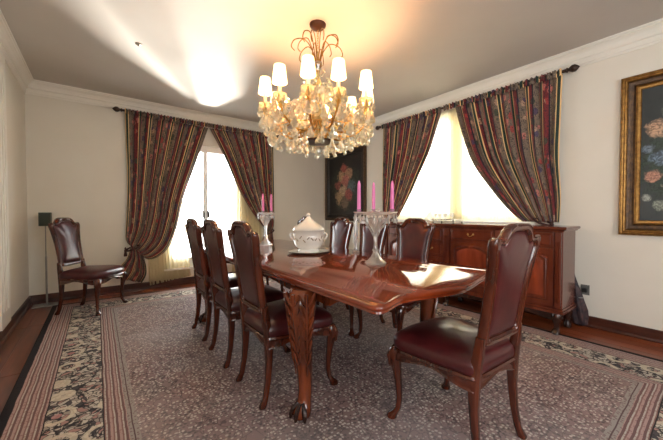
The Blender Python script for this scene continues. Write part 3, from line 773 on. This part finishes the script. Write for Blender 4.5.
    for y in (Y0 + .04, 1.45, 2.05, 2.49, Y1 - .04):
        for x in (X0 + .03, X1 - .05):
            bm = bmesh.new(); f = -1 if x < 3.5 else 0; zf = .0122 if f else 0
            stack(bm, [(x + f * .03, y, zf, .022, .022), (x + f * .034, y, zf + .010, .034, .034), (x + f * .028, y, .044, .032, .032), (x + f * .006, y, .065, .022, .022), (x, y, .095, .024, .024), (x + f * .012, y, .14, .038, .038), (x + f * .008, y, .18, .044, .044), (x, y, .203, .04, .04)], 12, .85)
            link('foot', L(bm), 'wood_dark', t)
    return t
sideboard()

# ------------------------------------------------------------------ paintings
def painting(label, y0, y1, z0, z1, canvas, fw, mats, arts):
    t = thing('framed_painting', label, 'painting', (XR - .002, (y0 + y1) / 2, z0))
    oy, oz = (y0 + y1) / 2, z0
    P = [(y0, z0), (y1, z0), (y1, z1), (y0, z1)]
    def ins(d): return [(y0 + d, z0 + d), (y1 - d, z0 + d), (y1 - d, z1 - d), (y0 + d, z1 - d)]
    def ring(name, prof, mat):
        bm = bmesh.new(); loops(bm, [[(-h, a - oy, b - oz) for a, b in ins(d)] for d, h in prof], cyc=True); return link(name, bm, mat, t, auto=25)
    ring('outer_frame', [(0, .0), (0, .030), (.006, .040), (.018, .046), (.026, .042), (.034, .050), (.044, .046), (.050, .034), (.050, 0)], mats[0])
    ring('cove', [(.050, .0), (.050, .034), (.068, .022), (.086, .018), (.100, .026), (.100, 0)], mats[1])
    ring('inner_slip', [(.100, 0), (.100, .028), (.106, .032), (.112, .024), (fw - .006, .020), (fw, .012), (fw, 0)], mats[2])
    bm = bmesh.new(); bm_box(bm, -.012, -.002, y0 + fw - .004 - oy, y1 - fw + .004 - oy, z0 + fw - .004 - oz, z1 - fw + .004 - oz); link('canvas', bm, arts, t, smooth=False)
    return t
painting('gilt framed flower still life on the right wall, cut by the photo edge', -.62, .61, .925, 2.35, None, .135, ('gilt', 'gilt_dark', 'gilt'),
         flower_mat('oil_still_life', [(.1, .60, .42, (58, 74, 60)), (.38, .93, .075, (214, 172, 140)), (.24, .86, .09, (190, 150, 130)), (.30, 1.06, .06, (120, 130, 110)), (.44, .76, .04, (120, 136, 150)), (.35, .68, .07, (118, 140, 160)), (.2, .64, .1, (200, 120, 100)),
         (.40, .52, .055, (206, 150, 126)), (.27, .45, .07, (214, 196, 168)), (.44, .33, .035, (176, 180, 168)), (.35, .27, .05, (160, 166, 150)), (.05, .8, .12, (214, 180, 150)), (-.1, .6, .12, (170, 90, 80)), (-.2, .8, .1, (196, 186, 160)), (0, .42, .1, (150, 160, 170))], ((42, 46, 46), (62, 66, 66))))
painting('dark flower painting in a black and gilt frame near the back corner', 3.96, 5.17, .98, 2.36, None, .13, ('gilt_dark', 'blackframe', 'blackframe'),
         flower_mat('dark_oil_still_life', [(0, .66, .42, (52, 62, 46)), (.02, 1.02, .10, (190, 96, 84)), (-.12, .90, .12, (196, 150, 120)), (.10, .86, .12, (206, 170, 130)), (-.02, .76, .13, (200, 120, 110)), (.2, .70, .10, (160, 84, 74)), (-.2, .66, .12, (96, 116, 120)), (.05, .58, .12, (212, 184, 150)), (-.12, .50, .12, (180, 92, 84)), (.17, .46, .12, (190, 160, 120)), (0, .34, .13, (130, 110, 90))], ((16, 14, 12), (28, 24, 22))))

# ------------------------------------------------------------------ candelabra and tableware
TT = .7605
def candle(x, y, z, L, r, label):
    t = thing('pink_candle', label, 'candle', (x, y, z), 0, 'pink candles in the candelabra')
    bm = bmesh.new(); lathe(bm, [(r, 0), (r * .98, L * .5), (r * .85, L * .88), (r * .45, L * .97), (.001, L)], 12); link('wax', bm, 'pink', t)
    bm = bmesh.new(); tube(bm, [(0, 0, L - .004), (.001, 0, L + .004), (.003, 0, L + .009)], .0012, 5); link('wick', bm, 'wick', t)
def prism_mesh(name, L, r, mat, segs=6):
    bm = bmesh.new(); lathe(bm, [(.0, 0), (r * .35, -L * .10), (r * .5, -L * .35), (r, -L * .70), (r * .7, -L * .90), (.0, -L)], segs)
    me = bpy.data.meshes.new(name); bmesh.ops.recalc_face_normals(bm, faces=bm.faces[:]); bm.to_mesh(me); bm.free(); me.materials.append(M[mat]); return me
def inst(name, me, parent, loc, rot=(0, 0, 0), s=1):
    o = bpy.data.objects.new(name, me); col.objects.link(o); o.parent = parent; o.location = loc; o.rotation_euler = rot; o.scale = (s, s, s); return o
long_prism = prism_mesh('prism', .075, .009, 'crystal_clear')
def candelabra(label, x, y, W, n, hgt, names, dirang):
    t = thing('crystal_candelabra', label, 'candelabra', (x, y, TT), 0, 'crystal candelabra on the table')
    bm = bmesh.new(); lathe(bm, [(.070, 0), (.078, .006), (.076, .014), (.055, .028), (.034, .050), (.022, .075), (.017, .09)], 8); link('base', bm, 'crystal_clear', t, smooth=False)
    bm = bmesh.new(); lathe(bm, [(.017, .09), (.024, .10), (.016, .115), (.013, .15), (.015, .19), (.022, .21), (.016, .225), (.030, .25), (.060, .30), (.085, hgt - .05), (.080, hgt - .045), (.05, .30)], 12); link('stem', bm, 'crystal_clear', t, auto=20)
    pts = []
    for k in range(n):
        a = dirang + 2 * PI * k / n; px, py = W * math.cos(a), W * math.sin(a); pts.append((px, py))
        bm = bmesh.new()
        tube(bm, crom([(.014 * math.cos(a), .014 * math.sin(a), .20), (px * .35, py * .35, .255), (px * .75, py * .75, .31), (px, py, hgt - .03)], 4), .007, 6)
        ar = link('arm', bm, 'crystal_clear', t)
        bm = bmesh.new(); lathe(bm, [(.012, hgt - .03), (.030, hgt - .012), (.042, hgt - .004), (.040, hgt), (.016, hgt - .006), (.016, hgt + .012), (.019, hgt + .018), (.014, hgt + .018)], 12, (px, py, 0)); link('candle_cup', bm, 'crystal_clear', ar)
    # upper glass gallery and hanging prisms
    bm = bmesh.new(); lathe(bm, [(.03, hgt - .03), (W + .03, hgt - .012), (W + .036, hgt - .006), (W + .03, hgt - .002), (.03, hgt - .016)], 20); link('gallery_plate', bm, 'crystal_clear', t)
    m = 18 if W > .1 else 14
    for k in range(m):
        a = 2 * PI * k / m; inst('prism', long_prism, t, ((W + .03) * math.cos(a), (W + .03) * math.sin(a), hgt - .012), s=1 if k % 2 else .8)
    for k in range(m - 4):
        a = 2 * PI * (k + .4) / (m - 4); inst('prism', long_prism, t, ((W - .02) * math.cos(a), (W - .02) * math.sin(a), hgt - .03), s=.8)
    return pts
# near candelabra: candles at the ends and middle
vx, vy = .78, -.62
ptsA = candelabra('near crystal candelabra with pink candles, standing on the middle right of the tabletop', 1.575, 1.53, .118, 4, .375, None, math.atan2(vy, vx))
for k, ((px, py), l) in enumerate(zip(ptsA, ('right pink candle of the near candelabra', 'far middle pink candle of the near candelabra', 'left pink candle of the near candelabra', 'front middle pink candle of the near candelabra'))):
    if k == 3: continue
    f = 1 if k != 1 else 1
    candle(1.575 + px, 1.53 + py, TT + .375 + .0005 - .004, .225, .0135, l)
ptsB = candelabra('far crystal candelabra with pink candles near the far end of the tabletop', 1.53, 3.22, .062, 3, .375, None, math.atan2(vy, vx) + .25)
for k, ((px, py), l) in enumerate(zip(ptsB, ('right pink candle of the far candelabra', 'middle pink candle of the far candelabra', 'left pink candle of the far candelabra'))):
    candle(1.53 + px, 3.22 + py, TT + .3715, .215, .0135, l)

# slender glass vase behind the near candelabra
t = thing('bud_vase', 'slender clear glass vase with flared rim left of the near candelabra', 'vase', (1.99, 2.20, TT))
bm = bmesh.new(); lathe(bm, [(.034, 0), (.036, .005), (.014, .014), (.010, .04), (.018, .08), (.024, .15), (.016, .24), (.014, .29), (.026, .325), (.030, .33), (.022, .322), (.010, .29), (.012, .24), (.018, .15), (.012, .09), (.001, .08)], 14)
link('glass_body', bm, 'crystal_clear', t)

# tureen
t = thing('underplate', 'oval silver plate under the white tureen', 'plate', (1.55, 2.36, TT))
bm = bmesh.new(); lathe(bm, [(.10, 0), (.12, .001), (.155, .006), (.19, .013), (.194, .016), (.188, .017), (.15, .010), (.11, .0055), (.0, .005)], 32); link('dish', bm, 'porcelain', t)
bm = bmesh.new(); loops(bm, [[(r * math.cos(2 * PI * q / 32), r * math.sin(2 * PI * q / 32), z) for q in range(32)] for r, z in ((.189, .0155), (.192, .0185), (.197, .016), (.195, .011), (.190, .012))], cyc=True); link('rim', bm, 'bronze', t)
t = thing('soup_tureen', 'white porcelain tureen with pointed lid on the silver plate', 'tureen', (1.55, 2.36, TT + .0062), math.radians(-38))
oct_ = 8
def rl(prof, segs=16, lob=.04):
    bm = bmesh.new(); rr = []
    for r, z in prof:
        rr.append([(max(r, 1e-4) * (1 + lob * abs(math.cos(4 * (2 * PI * j / 48)))) * math.cos(2 * PI * j / 48), .86 * max(r, 1e-4) * (1 + lob * abs(math.cos(4 * (2 * PI * j / 48)))) * math.sin(2 * PI * j / 48), z) for j in range(48)])
    loops(bm, rr); return bm
link('bowl', rl([(.098, 0), (.102, .010), (.088, .020), (.086, .030), (.108, .046), (.128, .075), (.136, .115), (.136, .150), (.130, .172), (.140, .190), (.144, .196), (.132, .196)]), 'porcelain', t, auto=50)
lid = link('lid', rl([(.138, .1965), (.143, .201), (.142, .210), (.134, .224), (.116, .240), (.086, .258), (.058, .280), (.034, .304), (.020, .320), (.012, .326)]), 'porcelain', t, auto=50)
bm = bmesh.new(); lathe(bm, [(.012, .322), (.012, .330), (.020, .338), (.018, .348), (.008, .356), (.001, .360)], 12); link('finial', bm, 'porcelain', lid)
for s in (-1, 1):
    bm = bmesh.new(); tube(bm, crom([(s * .128, 0, .16), (s * .150, 0, .175), (s * .168, 0, .160), (s * .160, 0, .128), (s * .134, 0, .112)], 4), .008, 8); link('handle', bm, 'porcelain', t)
# moulded floral sprays in relief around bowl
bm = bmesh.new()
for k in range(24):
    a = 2 * PI * k / 24; r = .134 * (1 + .04 * abs(math.cos(4 * a))); zz = .125 + .010 * math.sin(k * 2.1)
    for q in range(3): sph(bm, (r * math.cos(a + q * .05), .86 * r * math.sin(a + q * .05), zz + q * .008 * (-1) ** k), .0062, 6, 4)
link('floral_garland', bm, mk('garland_glaze', (120, 92, 84), (160, 150, 120), .4, scale=60), t)

# decanter set on the sideboard
ST = .9995
t = thing('gallery_tray', 'low silver gallery tray holding glassware on the sideboard', 'tray', (3.56, 2.33, ST))
bm = bmesh.new(); bm_box(bm, -.11, .11, -.30, .30, .022, .030, .003); link('tray_plate', bm, 'silver', t, smooth=False)
bm = bmesh.new(); tube(bm, crom([(-.11, -.30, .046), (.11, -.30, .046), (.11, .30, .046), (-.11, .30, .046), (-.11, -.30, .046)], 1), .004, 6); link('rail', bm, 'silver', t)
for sx in (-1, 1):
    for sy in (-1, 0, 1):
        bm = bmesh.new(); lathe(bm, [(.010, 0), (.012, .008), (.005, .016), (.005, .040), (.007, .046)], 8, (sx * .10, sy * .285, 0)); link('leg', bm, 'silver', t)
t = thing('decanter', 'clear glass decanter with tall stopper at the left of the sideboard tray', 'decanter', (3.56, 2.44, ST + .0305))
bm = bmesh.new(); lathe(bm, [(.036, 0), (.042, .01), (.044, .06), (.036, .09), (.015, .11), (.013, .135), (.020, .14), (.012, .138)], 12); link('bottle', bm, 'crystal_clear', t, smooth=False)
bm = bmesh.new(); lathe(bm, [(.008, .13), (.009, .15), (.017, .165), (.014, .18), (.001, .20)], 8); link('stopper', bm, 'crystal_clear', t, smooth=False)
gl = thing('cordial_glass', 'small stemmed glass beside the decanter on the tray', 'glass', (3.53, 2.34, ST + .0305), 0, 'small stemmed glasses on the tray')
bm = bmesh.new(); lathe(bm, [(.022, 0), (.020, .003), (.004, .008), (.004, .045), (.016, .060), (.022, .095), (.021, .095), (.014, .062), (.001, .055)], 12); link('goblet', bm, 'crystal_clear', gl)
for (x, y), l in (((3.60, 2.33), 'second stemmed glass on the tray, toward the window'), ((3.53, 2.27), 'stemmed glass in the middle of the sideboard tray'), ((3.60, 2.25), 'stemmed glass at the tray middle near the window'),
                  ((3.53, 2.19), 'stemmed glass right of the tray middle'), ((3.60, 2.16), 'stemmed glass near the tray right end by the window'), ((3.53, 2.10), 'stemmed glass at the right end of the tray')):
    c = copy_tree(gl); c.location = (x, y, ST + .0305); c['label'] = l

# ------------------------------------------------------------------ chandelier
def chandelier():
    CX, CY = 1.53, 2.18
    t = thing('crystal_chandelier', 'large crystal chandelier with lit shaded candles hanging over the dining table', 'chandelier', (CX, CY, 1.60))
    Z = -1.60
    bm = bmesh.new(); lathe(bm, [(.004, 2.700), (.030, 2.704), (.052, 2.716), (.070, 2.735), (.072, 2.7495)], 24, (0, 0, Z)); link('ceiling_canopy', bm, 'bronze', t)
    bm = bmesh.new()
    for k in range(9):
        z = 2.702 - k * .020
        ring = [(.009 * math.cos(a) * (k % 2) + 0, .009 * math.cos(a) * ((k + 1) % 2), Z + z + .014 * math.sin(a)) for a in [2 * PI * q / 8 for q in range(9)]]
        tube(bm, ring, .0022, 5)
    link('chain', bm, 'brass', t)
    bm = bmesh.new(); lathe(bm, [(.008, 2.52), (.016, 2.50), (.010, 2.47), (.024, 2.44), (.036, 2.40), (.020, 2.36), (.014, 2.30), (.030, 2.26), (.042, 2.22), (.022, 2.16), (.016, 2.05), (.040, 2.0), (.058, 1.95), (.030, 1.90), (.018, 1.84), (.05, 1.79), (.06, 1.76), (.02, 1.74)], 14, (0, 0, Z)); link('central_stem', bm, 'glass_amber', t, auto=25)
    bm = bmesh.new(); lathe(bm, [(.02, 1.745), (.10, 1.735), (.135, 1.74), (.138, 1.75), (.10, 1.756), (.02, 1.765)], 24, (0, 0, Z)); link('bottom_plate', bm, 'bronze', t)
    bm = bmesh.new()
    sph(bm, (0, 0, Z + 1.665), .036, 10, 8); link('bottom_ball', bm, 'crystal', t, smooth=False)
    # fountain of thin gilt fronds
    for k in range(12):
        a = 2 * PI * k / 12 + .2; ca, sa = math.cos(a), math.sin(a); R = .17 + .05 * (k % 2); top = 2.60 + .04 * ((k + 1) % 2)
        bm = bmesh.new()
        tube(bm, crom([(.012 * ca, .012 * sa, Z + 2.36), (.04 * ca, .04 * sa, Z + 2.50), (R * .5 * ca, R * .5 * sa, Z + top), (R * .9 * ca, R * .9 * sa, Z + top - .01), (R * 1.05 * ca, R * 1.05 * sa, Z + top - .07), (R * .92 * ca, R * .92 * sa, Z + top - .105)], 4), .0042, 5)
        link('frond', bm, 'gilt', t)
    drop = prism_mesh('crystal_drop', .070, .020, 'crystal'); big = prism_mesh('crystal_drop', .098, .030, 'crystal'); amb = prism_mesh('crystal_drop', .08, .022, 'glass_amber')
    bmx = bmesh.new(); lathe(bmx, [(.001, .008), (.016, .006), (.025, .0), (.016, -.006), (.001, -.008)], 10)
    bmesh.ops.rotate(bmx, verts=bmx.verts[:], cent=(0, 0, 0), matrix=Matrix.Rotation(PI / 2, 3, 'X'))
    ros = bpy.data.meshes.new('crystal_rosette'); bmx.to_mesh(ros); bmx.free(); ros.materials.append(M['crystal'])
    bms = bmesh.new(); 
    lathe(bms, [(.010, 0), (.014, .010), (.007, .02), (.012, .06), (.006, .12), (.001, .17)], 6); spear = bpy.data.meshes.new('crystal_spear'); bms.to_mesh(spear); bms.free(); spear.materials.append(M['crystal'])
    rr = random.Random(4); nd = 0
    toward = math.atan2(-CY, -CX)    # direction to the camera
    front = [-80, -40, -9, 20, 60, 97, 133, 168, 204, 241]
    # arms at measured angles (clockwise seen from below, from the camera direction)
    for k, dg in enumerate(front):
        a = toward + math.radians(dg) * 1.0
        ca, sa = math.cos(a), math.sin(a); R = .445; zt = 2.09 + (.02, 0, .015, .01, .02, 0, .01, .0, .015, .01)[k]
        bm = bmesh.new()
        tube(bm, crom([(.02 * ca, .02 * sa, Z + 1.93), (.12 * ca, .12 * sa, Z + 1.83), (.26 * ca, .26 * sa, Z + 1.80), (.38 * ca, .38 * sa, Z + 1.86), (.44 * ca, .44 * sa, Z + 1.95), (R * ca, R * sa, Z + zt - .08)], 4), .0085, 7)
        tube(bm, crom([(.30 * ca, .30 * sa, Z + 1.815), (.34 * ca, .34 * sa, Z + 1.90), (.27 * ca, .27 * sa, Z + 1.94), (.23 * ca, .23 * sa, Z + 1.88)], 4), .005, 6)
        arm = link('arm', bm, 'brass', t)
        bm = bmesh.new(); lathe(bm, [(.008, zt - .10), (.03, zt - .094), (.052, zt - .082), (.056, zt - .072), (.05, zt - .074), (.012, zt - .088), (.013, zt - .06)], 16, (R * ca, R * sa, Z)); link('drip_pan', bm, 'crystal', arm)
        bm = bmesh.new(); lathe(bm, [(.013, zt - .085), (.012, zt + .06), (.008, zt + .065)], 10, (R * ca, R * sa, Z)); link('candle_sleeve', bm, 'sleeve', arm)
        bm = bmesh.new(); prof = [(.056, zt + .012), (.058, zt + .015), (.042, zt + .142), (.040, zt + .142), (.0545, zt + .016)]
        loops(bm, [[(R * ca + r * math.cos(2 * PI * j / 24), R * sa + r * math.sin(2 * PI * j / 24), Z + z) for j in range(24)] for r, z in prof], cyc=True); link('lamp_shade', bm, 'shade', arm)
        l = bpy.data.lights.new('candle_bulb', 'POINT'); l.energy = 4.6; l.color = (1, .62, .34); l.shadow_soft_size = .02
        lo = bpy.data.objects.new('candle_bulb', l); col.objects.link(lo); lo.parent = t; lo.location = (R * ca, R * sa, Z + zt + .09)
        for q in range(6):
            b = 2 * PI * q / 6 + k; inst('crystal_drop', (drop, amb, big)[(q + k) % 3], t, (R * ca + .05 * math.cos(b), R * sa + .05 * math.sin(b), Z + zt - .080), (0, 0, b))
        # chains of rosettes from centre to arm end, and a large end pendant
        for q in range(4):
            f = .25 + q * .2; zc = 2.34 - .9 * f + .55 * f * f
            inst('crystal_rosette', ros, t, (R * f * ca, R * f * sa, Z + zc), (0, 0, a + PI / 2), 1.7)
        inst('crystal_drop', big, t, (.47 * ca, .47 * sa, Z + 1.94 - .03 * (k % 2)), (0, 0, a), 1.15)
        b = a + .31; inst('crystal_spear', spear, t, (.30 * math.cos(b), .30 * math.sin(b), Z + 1.90), (0, 0, b))
        inst('crystal_drop', big, t, (.34 * math.cos(b), .34 * math.sin(b), Z + 1.93), (0, 0, b), 1.05)
    for R, z, n, me in ((.41, 1.80, 26, big), (.33, 1.755, 20, drop), (.22, 1.745, 14, big), (.133, 1.745, 10, drop), (.16, 2.10, 10, big), (.24, 1.98, 12, amb), (.11, 2.28, 8, drop), (.36, 1.93, 16, drop), (.43, 1.88, 12, big)):
        for k in range(n):
            a = 2 * PI * (k + .5 * rr.random()) / n; r = R + rr.uniform(-.02, .02)
            inst('crystal_drop', me, t, (r * math.cos(a), r * math.sin(a), Z + z + rr.uniform(-.03, .03)), (0, 0, a), rr.uniform(.85, 1.1))
    # swags of beads from the crown of the stem out to the arms, and between neighbouring arms
    for k, dg in enumerate(front):
        a = toward + math.radians(dg); an = toward + math.radians(front[(k + 1) % 10] + (360 if k == 9 else 0)); bm = bmesh.new()
        for q in range(13):
            f = q / 12; r = .03 + .38 * f; zz = 2.42 - .42 * f - .16 * math.sin(PI * f)
            sph(bm, (r * math.cos(a), r * math.sin(a), Z + zz), .0105, 6, 4)
        link('bead_swag', bm, 'crystal', t, smooth=False)['kind'] = 'stuff'
        bm = bmesh.new()
        for q in range(11):
            f = q / 10; b = a + (an - a) * f; sph(bm, (.45 * math.cos(b), .45 * math.sin(b), Z + 2.015 - .10 * math.sin(PI * f)), .0115, 6, 4)
        link('bead_swag', bm, 'crystal', t, smooth=False)['kind'] = 'stuff'
        for q in (.25, .5, .75):
            b = a + (an - a) * q; inst('crystal_drop', big, t, (.45 * math.cos(b), .45 * math.sin(b), Z + 2.0 - .10 * math.sin(PI * q)), (0, 0, b), 1.0 if q == .5 else .8)
    # wire rings that carry the drops
    for R, z in ((.41, 1.81), (.33, 1.76), (.22, 1.75), (.24, 1.99)):
        bm = bmesh.new(); tube(bm, [(R * math.cos(2 * PI * q / 32), R * math.sin(2 * PI * q / 32), Z + z) for q in range(33)], .003, 5); link('wire_ring', bm, 'brass', t)
    return t
chandelier()

# ------------------------------------------------------------------ small objects
# speaker on its stand
t = thing('speaker_stand', 'thin grey steel stand with flat base in the left back corner', 'stand', (-.50, 5.06, 0))
bm = bmesh.new(); bm_box(bm, -.13, .13, -.09, .09, .0, .010, .004); link('base', bm, 'steel', t, smooth=False)
bm = bmesh.new(); tube(bm, [(0, 0, .008), (0, 0, .6)], .010, 10); tube(bm, [(0, 0, .58), (0, 0, .972)], .006, 10); link('pole', bm, 'steel', t)
t = thing('small_speaker', 'small grey-green speaker on the thin stand in the left corner', 'speaker', (-.50, 5.06, .972))
bm = box(-.058, .058, -.04, .04, 0, .165, .006); link('cabinet', bm, 'speaker', t, smooth=False)
bm = box(-.050, .050, -.046, -.039, .008, .157, .004); link('grille', bm, 'grille', t, smooth=False)
# outlet and plug
t = thing('wall_outlet', 'grey wall outlet with plug right of the sideboard', 'outlet', (XR, .85, .36))
link('cover_plate', box(-.006, 0, -.035, .035, -.05, .05, .002), 'outlet', t, smooth=False)
bm = box(-.045, -.006, -.02, .02, -.02, .018, .005); link('plug', bm, 'cable', t, smooth=False)
# folded umbrella-like bundle leaning at the sideboard end
t = thing('folded_umbrella', 'dark patterned folded umbrella leaning in the gap right of the sideboard', 'umbrella', (3.785, .865, .0005))
bm = bmesh.new(); rings = []
for z, r in ((.012, .020), (.03, .05), (.09, .062), (.17, .064), (.25, .052), (.33, .040), (.40, .026), (.46, .014), (.50, .008)):
    rings.append([((r * (1 + .18 * math.cos(5 * 2 * PI * j / 30 + z * 7))) * .8 * math.cos(2 * PI * j / 30) - .0, (r * (1 + .18 * math.cos(5 * 2 * PI * j / 30 + z * 7))) * math.sin(2 * PI * j / 30) + z * .12, z) for j in range(30)])
loops(bm, rings); link('folded_cloth', bm, 'navy', t)
bm = bmesh.new(); tube(bm, [(0, .055, .48), (0, .062, .53), (0, .066, .56)], [.006, .005, .003], 8); link('tip', bm, 'cable', t)
bm = bmesh.new(); tube(bm, [(.042 * math.cos(a) * .82, .048 * math.sin(a) + .033, .29) for a in [2 * PI * q / 16 for q in range(17)]], .005, 6); link('strap', bm, 'steel', t)
# ceiling sprinkler / detector
t = thing('ceiling_detector', 'small round detector on the ceiling left of the chandelier', 'detector', (.34, 3.47, H))
bm = bmesh.new(); lathe(bm, [(.030, 0), (.030, -.006), (.022, -.012), (.010, -.014), (.008, -.022), (.001, -.024)], 16); link('housing', bm, 'dim', t)
# pale terrace outside
o = link('floor_2', box(-3, 8, YB + T + .3, YB + 9, -3.3, -3.2), 'terrace', smooth=False); struct(o); o.name = 'terrace'
